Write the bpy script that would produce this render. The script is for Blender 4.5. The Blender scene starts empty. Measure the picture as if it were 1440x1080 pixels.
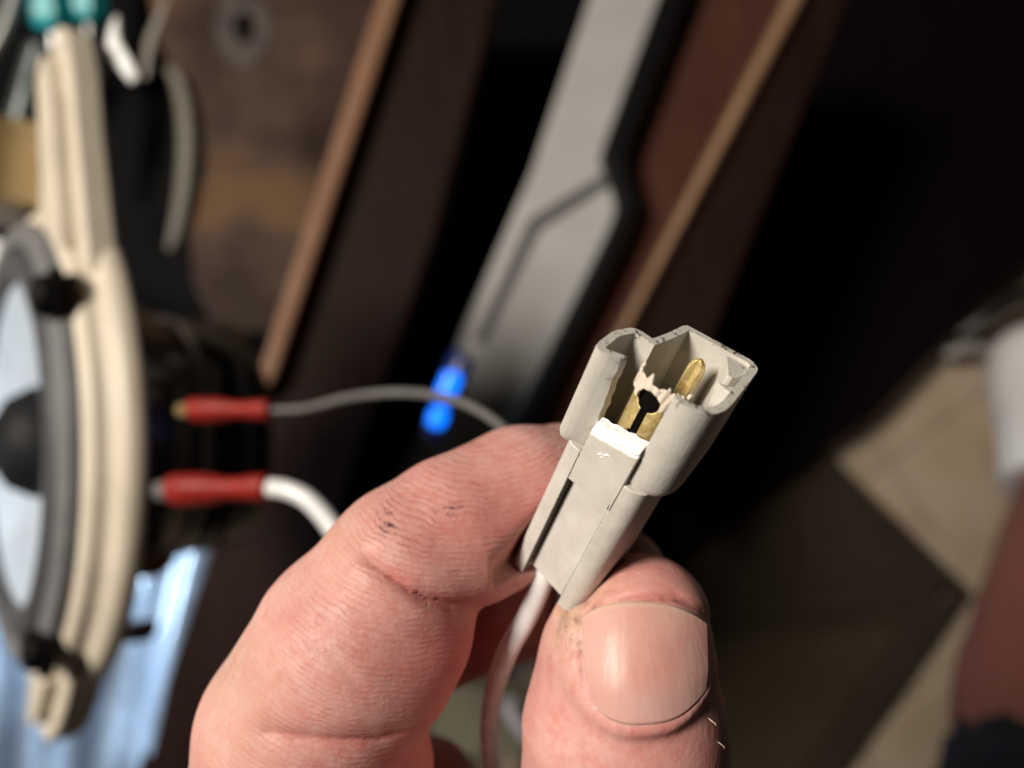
import bpy, bmesh, math, random
import numpy as np
from mathutils import Vector, Matrix
random.seed(7); RNG = np.random.default_rng(7)
S = bpy.context.scene
S.unit_settings.system = 'METRIC'; S.unit_settings.scale_length = 0.01      # 1 unit = 1 cm
# ------------------------------------------------------------------ camera
F = 1067.0; CAMZ = 75.0
cd = bpy.data.cameras.new('camera'); cam = bpy.data.objects.new('camera', cd)
S.collection.objects.link(cam); S.camera = cam
cam.location = (0, 0, CAMZ)                                                 # looks straight down, image up = +y
cd.sensor_width = 36; cd.lens = 36 * F / 1440
cd.clip_start = 0.5; cd.clip_end = 2000
cd.dof.use_dof = True; cd.dof.focus_distance = 7.62
cd.dof.aperture_fstop = (cd.lens / 1000) / 0.235
# ------------------------------------------------------------------ world, lamps, exposure
w = bpy.data.worlds.new('World'); S.world = w; w.use_nodes = True
w.node_tree.nodes['Background'].inputs[0].default_value = (0.9, 0.85, 0.8, 1)
w.node_tree.nodes['Background'].inputs[1].default_value = 0.012
S.view_settings.view_transform = 'Standard'; S.view_settings.look = 'None'
S.view_settings.exposure = 0; S.view_settings.gamma = 1
S.cycles.use_denoising = True
S.cycles.max_bounces = 6; S.cycles.sample_clamp_indirect = 4

def cm(x, y, z):            # centimetres right / down / ahead of the lens -> world
    return Vector((x, -y, CAMZ - z))
def at(px, py, d):          # the point at depth d seen at a pixel of the 1440x1080 photograph
    return cm((px - 720) / F * d, (py - 540) / F * d, d)
def lamp(name, loc, target, size, energy, col, spread=180):
    l = bpy.data.lights.new(name, 'AREA'); l.shape = 'DISK'; l.size = size; l.energy = energy; l.color = col
    l.spread = math.radians(spread)
    o = bpy.data.objects.new(name, l); S.collection.objects.link(o); o.location = loc
    o.rotation_euler = (Vector(target) - Vector(loc)).to_track_quat('-Z', 'Y').to_euler()
    return o
HAND = at(760, 720, 8.2)
lamp('work_lamp', HAND + Vector((-80, 42, 88)), at(760, 640, 30), 34.0, 262000, (1.0, 0.92, 0.81))
lamp('cool_lamp', cm(-60, 14, 30), at(20, 760, 44), 14, 3600, (0.60, 0.80, 1.0), 60)

# ------------------------------------------------------------------ helpers
def link(o, parent=None):
    S.collection.objects.link(o)
    if parent is not None: o.parent = parent
    return o
def tag(o, label=None, cat=None, group=None, kind=None):
    if label: o['label'] = label
    if cat: o['category'] = cat
    if group: o['group'] = group
    if kind: o['kind'] = kind
    return o
def empty(name, loc=(0, 0, 0), mtx=None):
    o = bpy.data.objects.new(name, None); o.empty_display_size = 1
    if mtx is not None: o.matrix_world = mtx
    else: o.location = loc
    return link(o)
def mesh_obj(name, verts, faces, mats, parent=None, smooth=True, angle=35):
    me = bpy.data.meshes.new(name)
    me.from_pydata([tuple(v) for v in verts], [], faces); me.update()
    return finish(name, me, mats, parent, smooth, angle)
def finish(name, me, mats, parent, smooth, angle):
    for m in (mats if isinstance(mats, (list, tuple)) else [mats]): me.materials.append(m)
    if smooth:
        me.polygons.foreach_set('use_smooth', [True] * len(me.polygons))
        if angle < 180: me.set_sharp_from_angle(angle=math.radians(angle))
    return link(bpy.data.objects.new(name, me), parent)
def bm_obj(name, bm, mats, parent=None, smooth=True, angle=35):
    bmesh.ops.recalc_face_normals(bm, faces=bm.faces)
    me = bpy.data.meshes.new(name); bm.to_mesh(me); bm.free()
    return finish(name, me, mats, parent, smooth, angle)
def bevel(o, wd, seg=2, ang=35):
    m = o.modifiers.new('bevel', 'BEVEL'); m.width = wd; m.segments = seg
    m.limit_method = 'ANGLE'; m.angle_limit = math.radians(ang); m.harden_normals = False
    return o
def tube_data(pts, rad, n=14, smooth=True, sub=6, flat=1.0):
    P = [Vector(p) for p in pts]
    R = rad if isinstance(rad, (list, tuple)) else [rad] * len(P)
    if smooth and len(P) > 2:
        Q, RR = [], []
        for i in range(len(P) - 1):
            p0, p1, p2, p3 = P[max(i-1, 0)], P[i], P[i+1], P[min(i+2, len(P)-1)]
            for k in range(sub):
                t = k / sub
                Q.append(0.5*((2*p1)+(p2-p0)*t+(2*p0-5*p1+4*p2-p3)*t*t+(3*p1-p0-3*p2+p3)*t**3))
                RR.append(R[i]*(1-t)+R[i+1]*t)
        Q.append(P[-1]); RR.append(R[-1]); P, R = Q, RR
    V, Fc = [], []
    t0 = (P[1]-P[0]).normalized(); nrm = t0.orthogonal().normalized()
    for i, p in enumerate(P):
        t = (P[min(i+1, len(P)-1)] - P[max(i-1, 0)]).normalized()
        nrm = (nrm - t*nrm.dot(t)).normalized(); b = t.cross(nrm)
        for k in range(n):
            a = 2*math.pi*k/n
            V.append(p + (nrm*math.cos(a) + b*math.sin(a)*flat)*R[i])
    for i in range(len(P)-1):
        for k in range(n):
            a, b = i*n+k, i*n+(k+1) % n
            Fc.append((a, b, b+n, a+n))
    Fc.append(tuple(range(n-1, -1, -1))); m = (len(P)-1)*n; Fc.append(tuple(range(m, m+n)))
    return V, Fc
def tube(name, pts, rad, mat, parent=None, **k):
    V, Fc = tube_data(pts, rad, **k)
    return mesh_obj(name, V, Fc, mat, parent, True, 50)
def lathe_data(prof, n=48, a0=0.0, a1=2*math.pi, close=False):
    V, Fc = [], []; full = abs(a1-a0-2*math.pi) < 1e-6; m = n if full else n+1
    for (r, h) in prof:
        for k in range(m):
            a = a0+(a1-a0)*k/n
            V.append((r*math.cos(a), r*math.sin(a), h))
    pr = list(range(len(prof))) + ([0] if close else [])
    for i in range(len(pr)-1):
        for k in range(n):
            k2 = (k+1) % m
            Fc.append((pr[i]*m+k, pr[i]*m+k2, pr[i+1]*m+k2, pr[i+1]*m+k))
    return V, Fc
def lathe(name, prof, mat, parent=None, **k):
    V, Fc = lathe_data(prof, **k)
    bm = bmesh.new(); vs = [bm.verts.new(v) for v in V]
    for f in Fc:
        if len(set(f)) >= 3:
            try: bm.faces.new([vs[i] for i in f])
            except ValueError: pass
    bmesh.ops.remove_doubles(bm, verts=bm.verts, dist=1e-5)
    return bm_obj(name, bm, mat, parent, True, 40)
def prism(name, poly, thick, mat, parent=None, bev=0.0, seg=3):
    """solid board: face = list of world points facing the lens, thickness away from it (straight down)"""
    n = len(poly); V = [Vector(p) for p in poly] + [Vector(p) - Vector((0, 0, thick)) for p in poly]
    Fc = [tuple(range(n)), tuple(range(2*n-1, n-1, -1))] + [(i, i+n, (i+1) % n+n, (i+1) % n) for i in range(n)]
    bm = bmesh.new(); vs = [bm.verts.new(v) for v in V]
    for f in Fc: bm.faces.new([vs[i] for i in f])
    o = bm_obj(name, bm, mat, parent, bev > 0, 35)
    if bev: bevel(o, bev, seg)
    return o
def extrude_poly(poly, l0, l1):
    n = len(poly)
    V = [(a, b, l0) for a, b in poly] + [(a, b, l1) for a, b in poly]
    Fc = [tuple(range(n)), tuple(range(2*n-1, n-1, -1))] + [(i, i+n, (i+1) % n+n, (i+1) % n) for i in range(n)]
    return V, Fc
def extr(name, poly, l0, l1, mat, parent, bev=0.012):
    V, Fc = extrude_poly(poly, l0, l1)
    bm = bmesh.new(); vs = [bm.verts.new(v) for v in V]
    for f in Fc: bm.faces.new([vs[i] for i in f])
    o = bm_obj(name, bm, mat, parent, True, 30)
    if bev: bevel(o, bev, 2)
    return o

# ------------------------------------------------------------------ materials
class NT:
    def __init__(s, name):
        s.m = bpy.data.materials.new(name); s.m.use_nodes = True; s.t = s.m.node_tree
        s.b = s.t.nodes['Principled BSDF']
    def n(s, kind, **kw):
        x = s.t.nodes.new(kind)
        for k, v in kw.items():
            if k in x.inputs: x.inputs[k].default_value = v
            else: setattr(x, k, v)
        return x
    def l(s, a, b): s.t.links.new(a, b)
    def set(s, **kw):
        for k, v in kw.items(): s.b.inputs[k.replace('_', ' ')].default_value = v
    def coord(s, which='Object', scale=(1, 1, 1), rot=(0, 0, 0)):
        c = s.n('ShaderNodeTexCoord'); mp = s.n('ShaderNodeMapping'); mp.inputs['Scale'].default_value = scale
        mp.inputs['Rotation'].default_value = rot
        s.l(c.outputs[which], mp.inputs[0]); return mp.outputs[0]
    def noise(s, vec, scale, detail=4, rough=0.55):
        x = s.n('ShaderNodeTexNoise'); x.inputs['Scale'].default_value = scale
        x.inputs['Detail'].default_value = detail; x.inputs['Roughness'].default_value = rough
        s.l(vec, x.inputs['Vector']); return x.outputs['Fac']
    def ramp(s, fac, stops, interp='LINEAR'):
        r = s.n('ShaderNodeValToRGB'); r.color_ramp.interpolation = interp
        e = r.color_ramp.elements
        while len(e) < len(stops): e.new(0.5)
        for i, (p, c) in enumerate(stops): e[i].position = p; e[i].color = (*c, 1) if len(c) == 3 else c
        s.l(fac, r.inputs[0]); return r.outputs[0]
    def mix(s, fac, a, b, mode='MIX'):
        x = s.n('ShaderNodeMix'); x.data_type = 'RGBA'; x.blend_type = mode
        for sock, v in ((x.inputs[0], fac), (x.inputs[6], a), (x.inputs[7], b)):
            if hasattr(v, 'default_value') or hasattr(v, 'is_linked'): s.l(v, sock)
            elif isinstance(v, (int, float)): sock.default_value = v
            else: sock.default_value = (*v, 1)
        return x.outputs[2]
    def math(s, op, a, b=0.0, c=None):
        x = s.n('ShaderNodeMath'); x.operation = op
        for i, v in enumerate((a, b) if c is None else (a, b, c)):
            if isinstance(v, (int, float)): x.inputs[i].default_value = v
            else: s.l(v, x.inputs[i])
        return x.outputs[0]
    def bump(s, h, dist, strength=1.0, prev=None):
        x = s.n('ShaderNodeBump'); x.inputs['Distance'].default_value = dist; x.inputs['Strength'].default_value = strength
        s.l(h, x.inputs['Height'])
        if prev is not None: s.l(prev, x.inputs['Normal'])
        return x.outputs[0]
    def attr(s, name):
        x = s.n('ShaderNodeAttribute'); x.attribute_name = name; return x.outputs['Fac']
def simple(name, col, rough=0.5, var=0.12, scale=2.0, metal=0.0, bump=0.0, bscale=None, spec=0.5):
    t = NT(name); v = t.coord(); nz = t.noise(v, scale)
    lo = tuple(max(0, c*(1-var)) for c in col); hi = tuple(min(1, c*(1+var)) for c in col)
    t.l(t.ramp(nz, [(0.3, lo), (0.7, hi)]), t.b.inputs['Base Color'])
    t.set(Roughness=rough, Metallic=metal); t.b.inputs['Specular IOR Level'].default_value = spec
    t.l(t.math('MULTIPLY_ADD', nz, 0.25, rough-0.12), t.b.inputs['Roughness'])
    if bump: t.l(t.bump(t.noise(v, bscale or scale*4), bump), t.b.inputs['Normal'])
    return t.m
def wood(name, a, b, rough=0.45, ang=0.0, sc=0.35):
    t = NT(name); v = t.coord('Object', (1.0, 0.12, 1.0), (0, 0, ang))
    nz = t.noise(v, sc*4, 6, 0.65); n2 = t.noise(t.coord(), 0.12, 3)
    c = t.ramp(nz, [(0.3, a), (0.7, b)])
    c = t.mix(t.math('MULTIPLY', n2, 0.5), c, tuple(x*0.6 for x in a))
    t.l(c, t.b.inputs['Base Color']); t.set(Roughness=rough); t.b.inputs['Specular IOR Level'].default_value = 0.05
    t.l(t.bump(nz, 0.02), t.b.inputs['Normal'])
    return t.m

def plastic_mat():
    t = NT('connector_plastic'); v = t.coord()
    n1 = t.noise(v, 3.0, 4); n2 = t.noise(v, 22, 4, 0.6)
    c = t.ramp(n1, [(0.3, (0.54, 0.51, 0.46)), (0.7, (0.64, 0.61, 0.555))])
    # grime specks: everywhere a few, many near the mating rim (local z close to 0)
    sep = t.n('ShaderNodeSeparateXYZ'); co = t.n('ShaderNodeTexCoord'); t.l(co.outputs['Object'], sep.inputs[0])
    rim = t.n('ShaderNodeMapRange', clamp=True); t.l(sep.outputs['Z'], rim.inputs[0])
    for i, x in ((1, -0.10), (2, 0.02), (3, 0.0), (4, 1.0)): rim.inputs[i].default_value = x
    n3 = t.noise(t.coord('Object', (1, 1, 0.7)), 9, 5, 0.7)
    thr = t.math('MULTIPLY_ADD', rim.outputs[0], -0.21, 0.72)
    sp = t.math('MULTIPLY', t.math('SUBTRACT', n3, thr), 16); 
    sp = t.n('ShaderNodeClamp', Value=0.0) if False else t.math('MINIMUM', t.math('MAXIMUM', sp, 0.0), 0.9)
    c = t.mix(sp, c, (0.045, 0.03, 0.018))
    rag = t.noise(t.coord('Object', (1, 1, 1)), 17, 4, 0.7)
    def seam(x0, wd, ztop):
        d = t.math('ABSOLUTE', t.math('SUBTRACT', sep.outputs['X'], t.math('MULTIPLY_ADD', rag, 0.012, x0-.006)))
        k = t.math('LESS_THAN', d, t.math('MULTIPLY', t.math('SUBTRACT', rag, 0.28), wd))
        k = t.math('MULTIPLY', k, t.math('LESS_THAN', sep.outputs['Z'], ztop))
        return t.math('MULTIPLY', k, t.math('LESS_THAN', sep.outputs['Y'], 0.1))
    c = t.mix(t.math('MULTIPLY', seam(.303, .028, -.80), 0.9), c, (0.02, 0.016, 0.012))
    c = t.mix(t.math('MULTIPLY', seam(.822, .024, -1.42), 0.9), c, (0.02, 0.016, 0.012))
    zl = t.math('LESS_THAN', t.math('ABSOLUTE', t.math('SUBTRACT', sep.outputs['Z'], t.math('MULTIPLY_ADD', rag, 0.01, -1.507))), 0.006)
    zl = t.math('MULTIPLY', zl, t.math('LESS_THAN', t.math('ABSOLUTE', t.math('SUBTRACT', sep.outputs['X'], .565)), .26))
    c = t.mix(t.math('MULTIPLY', t.math('MULTIPLY', zl, t.math('LESS_THAN', sep.outputs['Y'], 0.1)), 0.75), c, (0.03, 0.025, 0.02))
    grease = t.noise(t.coord('Object', (1, 1, .5)), 2.2, 5, 0.7)
    c = t.mix(t.math('MULTIPLY', t.math('MAXIMUM', t.math('SUBTRACT', grease, 0.5), 0.0), 1.3), c, (0.36, 0.31, 0.24))
    n4 = t.noise(v, 30, 2); s2 = t.math('MINIMUM', t.math('MAXIMUM', t.math('MULTIPLY', t.math('SUBTRACT', n4, 0.74), 20), 0), 0.7)
    c = t.mix(s2, c, (0.10, 0.08, 0.06))
    t.l(c, t.b.inputs['Base Color'])
    t.set(Roughness=0.42, Subsurface_Weight=0.15, Subsurface_Scale=0.04)
    t.b.inputs['Subsurface Radius'].default_value = (1, 0.8, 0.6)
    t.l(t.math('MULTIPLY_ADD', n2, 0.25, 0.3), t.b.inputs['Roughness'])
    nb = t.bump(n2, 0.004); n5 = t.noise(t.coord('Object', (1, 1, 0.08)), 26, 3)
    t.l(t.bump(n5, 0.004, 0.6, nb), t.b.inputs['Normal'])
    return t.m
def brass_mat():
    t = NT('brass'); v = t.coord()
    n1 = t.noise(v, 14, 5, 0.6)
    t.l(t.ramp(n1, [(0.3, (0.68, 0.46, 0.15)), (0.65, (0.98, 0.80, 0.40))]), t.b.inputs['Base Color'])
    t.set(Metallic=0.55, Roughness=0.33)
    t.l(t.bump(t.noise(v, 16, 3), 0.012), t.b.inputs['Normal'])
    return t.m
def skin_mat(name='skin', ridges=True, tint=(1, 1, 1), bumpdist=0.011):
    t = NT(name); v = t.coord()
    n1 = t.noise(v, 1.3, 4); n2 = t.noise(v, 9, 4, 0.6)
    A = tuple(a*b for a, b in zip((0.58, 0.28, 0.25), tint)); B = tuple(a*b for a, b in zip((0.70, 0.43, 0.385), tint))
    c = t.ramp(n1, [(0.3, A), (0.72, B)])
    c = t.mix(t.math('MULTIPLY', n2, 0.30), c, (A[0]*.85, A[1]*.66, A[2]*.66))
    n6 = t.noise(v, 5.0, 5, 0.7)
    c = t.mix(t.math('MINIMUM', t.math('MAXIMUM', t.math('MULTIPLY_ADD', n6, 2.4, -1.1), 0.0), 0.4), c, (A[0]*.95, A[1]*.62, A[2]*.58))
    t.set(Roughness=0.55, Subsurface_Weight=0.5, Subsurface_Scale=0.11)
    t.b.inputs['Subsurface Radius'].default_value = (1.0, 0.32, 0.16)
    t.b.inputs['Specular IOR Level'].default_value = 0.36
    if ridges:
        red, dirt, ph, am, pale = (t.attr(x) for x in ('red', 'dirt', 'phase', 'ridge', 'pale'))
        c = t.mix(red, c, (0.40, 0.045, 0.035))
        c = t.mix(pale, c, (0.62, 0.44, 0.31))
        wob = t.noise(v, 2.6, 2, 0.5); wob2 = t.noise(v, 20, 2)
        arg = t.math('ADD', t.math('MULTIPLY', ph, 2*math.pi/0.066), t.math('ADD', t.math('MULTIPLY', wob, 14.0), t.math('MULTIPLY', wob2, 2.6)))
        sn = t.math('MULTIPLY_ADD', t.math('SINE', arg), 0.5, 0.5)
        brk = t.math('MINIMUM', t.math('MAXIMUM', t.math('MULTIPLY_ADD', t.noise(v, 4.5, 4, 0.65), 5.0, -2.0), 0.0), 1.1)
        hgt = t.math('MULTIPLY', t.math('MULTIPLY', t.math('POWER', sn, 0.6), am), brk)
        groove = t.math('MULTIPLY', t.math('MULTIPLY', t.math('POWER', t.math('SUBTRACT', 1.0, sn), 2.0), am), t.math('MULTIPLY_ADD', brk, 0.7, 0.3))
        c = t.mix(t.math('MULTIPLY', groove, 0.26), c, (0.36, 0.10, 0.07))
        spk = t.math('MINIMUM', t.math('MAXIMUM', t.math('MULTIPLY', t.math('SUBTRACT', t.noise(t.coord('Object', (1, 1, 1)), 11, 5, 0.75), 0.43), 3.0), 0.0), 1.0)
        dd = t.math('MULTIPLY', dirt, t.math('MULTIPLY', spk, t.math('MULTIPLY_ADD', t.math('SUBTRACT', 1.0, sn), 1.1, 0.2)))
        c = t.mix(t.math('MINIMUM', dd, 0.92), c, (0.045, 0.022, 0.026))
        pore = t.n('ShaderNodeTexVoronoi'); pore.inputs['Scale'].default_value = 26; t.l(t.coord('Object', (1, 1, 1)), pore.inputs['Vector'])
        nb = t.bump(hgt, bumpdist*0.5, 1.0)
        nb = t.bump(pore.outputs['Distance'], 0.005, 0.35, nb)
        nb = t.bump(t.noise(v, 40, 3), 0.003, 0.45, nb)
    else:
        nb = t.bump(t.noise(v, 10, 4), 0.01, 0.8)
    t.l(c, t.b.inputs['Base Color']); t.l(nb, t.b.inputs['Normal'])
    t.l(t.math('MULTIPLY_ADD', n2, 0.3, 0.36), t.b.inputs['Roughness'])
    return t.m
def nail_mat():
    t = NT('nail'); v = t.coord('Object', (1, 0.06, 1)); n1 = t.noise(v, 7, 3); n2 = t.noise(t.coord(), 1.6, 3)
    c = t.ramp(n2, [(0.3, (0.57, 0.285, 0.24)), (0.7, (0.64, 0.38, 0.325))])
    c = t.mix(t.attr('edge'), c, (0.62, 0.46, 0.34)); c = t.mix(t.attr('lunula'), c, (0.56, 0.38, 0.36))
    t.l(c, t.b.inputs['Base Color'])
    t.set(Roughness=0.40, Subsurface_Weight=0.45, Subsurface_Scale=0.08); t.b.inputs['Specular IOR Level'].default_value = 0.35
    t.b.inputs['Subsurface Radius'].default_value = (1.0, 0.4, 0.25)
    t.l(t.bump(n1, 0.012, 0.7), t.b.inputs['Normal'])
    return t.m
def emit(name, col, st):
    t = NT(name); t.set(Base_Color=(0.01, 0.02, 0.1, 1), Roughness=0.3)
    t.b.inputs['Emission Color'].default_value = (*col, 1); t.b.inputs['Emission Strength'].default_value = st
    return t.m
PLASTIC = plastic_mat(); BRASS = brass_mat(); SKIN = skin_mat(); NAIL = nail_mat()
FRACT = simple('fractured_plastic', (0.88, 0.86, 0.83), 0.5, 0.05, 10, bump=0.02, bscale=14)
TORN = simple('torn_plastic', (0.78, 0.66, 0.55), 0.3, 0.10, 6, bump=0.02, bscale=9)
CAVITY_SHADE = simple('shaded_cavity_plastic', (0.10, 0.085, 0.065), 0.6)  # plastic darkened to paint the shade deep in the cavity
WIREW = simple('white_wire_jacket', (0.80, 0.80, 0.80), 0.25, 0.06, 3)
WIREG = simple('grey_wire_jacket', (0.22, 0.21, 0.20), 0.4, 0.1, 3)
WIREB = simple('black_wire_jacket', (0.015, 0.015, 0.016), 0.4)

# ================================================================== large structure: floor and furniture
GROUT = simple('tile_grout', (0.36, 0.30, 0.23), 0.85)
def tile_mat():
    t = NT('stone_tile'); v = t.coord('Object')
    n1 = t.noise(v, 0.10, 5, 0.6); n2 = t.noise(v, 0.9, 5, 0.6)
    c = t.ramp(n1, [(0.32, (0.36, 0.25, 0.18)), (0.5, (0.46, 0.37, 0.26)), (0.68, (0.52, 0.42, 0.33))])
    c = t.mix(t.math('MULTIPLY', n2, 0.5), c, (0.32, 0.23, 0.17))
    t.l(c, t.b.inputs['Base Color']); t.set(Roughness=0.55); t.l(t.bump(n2, 0.05), t.b.inputs['Normal']); return t.m
TILE = tile_mat()
fl = mesh_obj('floor', [(-400, -400, -0.4), (400, -400, -0.4), (400, 400, -0.4), (-400, 400, -0.4)], [(0, 1, 2, 3)], GROUT, None, False)
tag(fl, 'pale stone tile floor beside the dark cabinet', None, kind='structure')
tm = None
fc = at(1205, 1045, 75); ang = math.radians(38); ts = 19.5
for i in range(-4, 5):
    for j in range(-4, 5):
        cx, cy = (i+0.5)*ts, (j+0.5)*ts
        x = fc.x + cx*math.cos(ang) - cy*math.sin(ang); y = fc.y + cx*math.sin(ang) + cy*math.cos(ang)
        if abs(x) > 75 or abs(y) > 62: continue
        if tm is None:
            bm = bmesh.new(); h = ts/2-0.22
            r = bmesh.ops.create_cube(bm, size=1.0, matrix=Matrix.Diagonal((2*h, 2*h, 1.2, 1)))
            bmesh.ops.bevel(bm, geom=[e for e in bm.edges if all(v.co.z > 0 for v in e.verts)], offset=0.15, segments=1, affect='EDGES')
            tm = bpy.data.meshes.new('tile'); bm.to_mesh(tm); bm.free(); tm.materials.append(TILE)
        o = link(bpy.data.objects.new('tile', tm), fl); o.location = (x, y, -0.6 + random.uniform(-.04, .04)); o.rotation_euler = (0, 0, ang)

A1 = math.atan2(-0.93, -0.36)
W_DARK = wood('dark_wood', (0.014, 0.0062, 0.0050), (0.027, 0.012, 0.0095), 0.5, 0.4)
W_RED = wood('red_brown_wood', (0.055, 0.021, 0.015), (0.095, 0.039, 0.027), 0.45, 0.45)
W_EDGE_LIT = wood('lit_wood_edge', (0.21, 0.105, 0.062), (0.30, 0.165, 0.10), 0.5, 0.4)  # edge wood coloured lighter, painted as if lit
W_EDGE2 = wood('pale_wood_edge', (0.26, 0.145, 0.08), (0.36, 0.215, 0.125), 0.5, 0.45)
W_OLD = None
def old_mat():
    t = NT('mottled_old_wood'); v = t.coord()
    n1 = t.noise(v, 0.13, 3, 0.5); n2 = t.noise(v, 0.5, 4)
    c = t.ramp(n1, [(0.36, (0.014, 0.006, 0.004)), (0.46, (0.034, 0.017, 0.011)), (0.53, (0.052, 0.033, 0.022)), (0.62, (0.125, 0.064, 0.026))])
    c = t.mix(t.math('MULTIPLY', n2, 0.4), c, (0.10, 0.06, 0.045))
    t.l(c, t.b.inputs['Base Color']); t.set(Roughness=0.6); t.b.inputs['Specular IOR Level'].default_value = 0.08; return t.m
W_OLD = old_mat()
BLACK = simple('black_paint', (0.0022, 0.0018, 0.0022), 0.6, spec=0.04)
BLACKT = simple('black_rubber', (0.004, 0.0035, 0.0035), 0.55, spec=0.08)
GREY = simple('grey_enamel', (0.41, 0.40, 0.385), 0.55, 0.08, 0.3, spec=0.2)
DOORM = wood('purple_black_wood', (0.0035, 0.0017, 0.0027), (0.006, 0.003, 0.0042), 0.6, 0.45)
BASEW = wood('brown_black_veneer', (0.036, 0.026, 0.019), (0.058, 0.044, 0.031), 0.4, 0.7)
def poly(d, *pts): return [at(x, y, d if not isinstance(d, dict) else 0) for x, y in pts]

c1 = empty('wooden_shelf', at(470, 500, 46)); tag(c1, 'dark brown wooden shelf with an edge coloured as lit, left of the grey panel', 'shelf')
def keep(o, p):      # parent without moving
    o.parent = p; o.matrix_parent_inverse = Matrix.Translation(-p.location); return o
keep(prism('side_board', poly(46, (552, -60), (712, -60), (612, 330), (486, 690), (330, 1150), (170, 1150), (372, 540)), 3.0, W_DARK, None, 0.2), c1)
keep(prism('front_edge', poly(44.5, (548, -60), (582, -60), (388, 528), (366, 560), (352, 560)), 3.5, W_EDGE_LIT, None, 0.5), c1)
ob = prism('wooden_board', poly(52, (195, -80), (575, -80), (392, 470), (300, 462), (272, 400), (262, 300), (268, 200), (255, 120), (222, 60)), 2.5, W_OLD, None, 0.2)
tag(ob, 'mottled old brown board with a dark hole, behind the speaker', 'board')
bk = prism('back_shade_panel', poly(58, (60, -80), (480, -80), (420, 700), (100, 700)), 2.0, BLACK, None, 0.2); bk.parent = ob  # black sheet added to paint the shade beside the speaker
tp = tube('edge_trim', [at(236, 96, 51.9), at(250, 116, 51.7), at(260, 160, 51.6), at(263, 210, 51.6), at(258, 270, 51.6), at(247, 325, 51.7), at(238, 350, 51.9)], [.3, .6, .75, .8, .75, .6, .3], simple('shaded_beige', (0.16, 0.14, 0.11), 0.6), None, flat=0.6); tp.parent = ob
# knot hole in it: a recessed dark cup with a grey worn ring
kc = at(345, 38, 51.9)
V, Fc = lathe_data([(0.75, -0.6), (0.85, 0.02), (1.0, 0.05), (1.7, 0.04), (2.3, 0.015), (2.4, -0.3)], n=32)
V = [(kc.x + x*0.85 - 0.3*(x*x+y*y)**.5*0.3, kc.y + y*1.25, kc.z + z) for x, y, z in V]
o = mesh_obj('washer', V, Fc, simple('scuffed_grey_metal', (0.07, 0.055, 0.05), 0.7, 0.5, 0.5, spec=0.1)); o.parent = ob
V, Fc = lathe_data([(0.01, 0.02), (0.84, 0.02)], n=24); V = [(kc.x + x*0.85, kc.y + y*1.25, kc.z + z) for x, y, z in V]
o = mesh_obj('hole', V, Fc, BLACK); o.parent = ob

gp = empty('equipment_case', at(780, 300, 50)); tag(gp, 'grey enamel case front with a stepped black rubber edge', 'case')
keep(prism('case_body', poly(51, (848, -60), (950, -60), (858, 190), (850, 210), (872, 286), (862, 318), (715, 625), (560, 680), (648, 470), (748, 240)), 4.0, GREY, None, 0.15), gp)
keep(prism('lower_door', poly(50.1, (753, 322), (858, 258), (872, 288), (862, 318), (715, 625), (600, 660), (676, 478)), 0.8, GREY, None, 0.25), gp)
keep(prism('door_gap_shade', poly(49.95, (744, 308), (862, 236), (868, 250), (758, 322), (680, 482), (668, 478)), 0.9, simple('gap_shadow_grey', (0.06, 0.06, 0.058), 0.6), None), gp)  # dark strip stands in for the shadow in the gap
keep(prism('rubber_edge', poly(48.6, (946, -60), (990, -60), (889, 205), (888, 232), (903, 290), (889, 330), (735, 645), (700, 640), (858, 318), (870, 286), (848, 212), (854, 190)), 3.0, BLACKT, None, 0.35), gp)
keep(prism('back_plate', poly(56, (640, -80), (1000, -80), (760, 760), (300, 1200), (430, 800)), 2.0, BLACK), gp)

c2 = empty('wooden_shelf', at(960, 300, 47)); tag(c2, 'red brown wooden shelf with a thin pale edge, right of the grey panel', 'shelf')
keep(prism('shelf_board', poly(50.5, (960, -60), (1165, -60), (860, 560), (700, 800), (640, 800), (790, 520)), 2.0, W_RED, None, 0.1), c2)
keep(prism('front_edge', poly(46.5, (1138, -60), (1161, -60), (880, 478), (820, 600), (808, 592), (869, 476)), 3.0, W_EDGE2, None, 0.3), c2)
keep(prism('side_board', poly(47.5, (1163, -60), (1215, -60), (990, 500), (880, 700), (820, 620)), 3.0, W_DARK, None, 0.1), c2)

dk = empty('cabinet', at(1200, 300, 70)); tag(dk, 'black brown cabinet standing on the tile floor at right', 'cabinet')
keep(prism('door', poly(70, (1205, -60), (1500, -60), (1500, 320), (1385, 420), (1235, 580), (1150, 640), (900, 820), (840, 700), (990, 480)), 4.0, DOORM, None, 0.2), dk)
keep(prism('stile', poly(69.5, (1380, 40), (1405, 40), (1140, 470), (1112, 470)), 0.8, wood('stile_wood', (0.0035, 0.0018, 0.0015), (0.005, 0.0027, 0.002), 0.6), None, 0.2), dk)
bp = empty('base_panel', at(1150, 830, 73)); tag(bp, 'dark framed base panel with a pointed corner lying on the tiles', 'panel')
keep(prism('board', poly(73, (1030, 505), (1366, 832), (1150, 1140), (720, 1140), (820, 620)), 2.0, BASEW, None, 0.15), bp)
keep(prism('rail', poly(72.3, (1320, 822), (1366, 832), (1150, 1140), (1100, 1140)), 1.2, BASEW, None, 0.15), bp)
keep(prism('rail', poly(72.3, (1318, 806), (1344, 828), (1300, 848), (960, 878), (960, 852)), 1.2, BASEW, None, 0.15), bp)
keep(prism('rail', poly(72.5, (1040, 515), (1366, 832), (1340, 836), (1020, 535)), 1.0, BASEW, None, 0.15), bp)
keep(prism('inner_panel', poly(72.7, (1270, 880), (1120, 1100), (960, 1100), (980, 905)), 0.6, wood('olive_brown_veneer', (0.050, 0.038, 0.022), (0.075, 0.058, 0.035), 0.4, 0.7), None, 0.15), bp)
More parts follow.
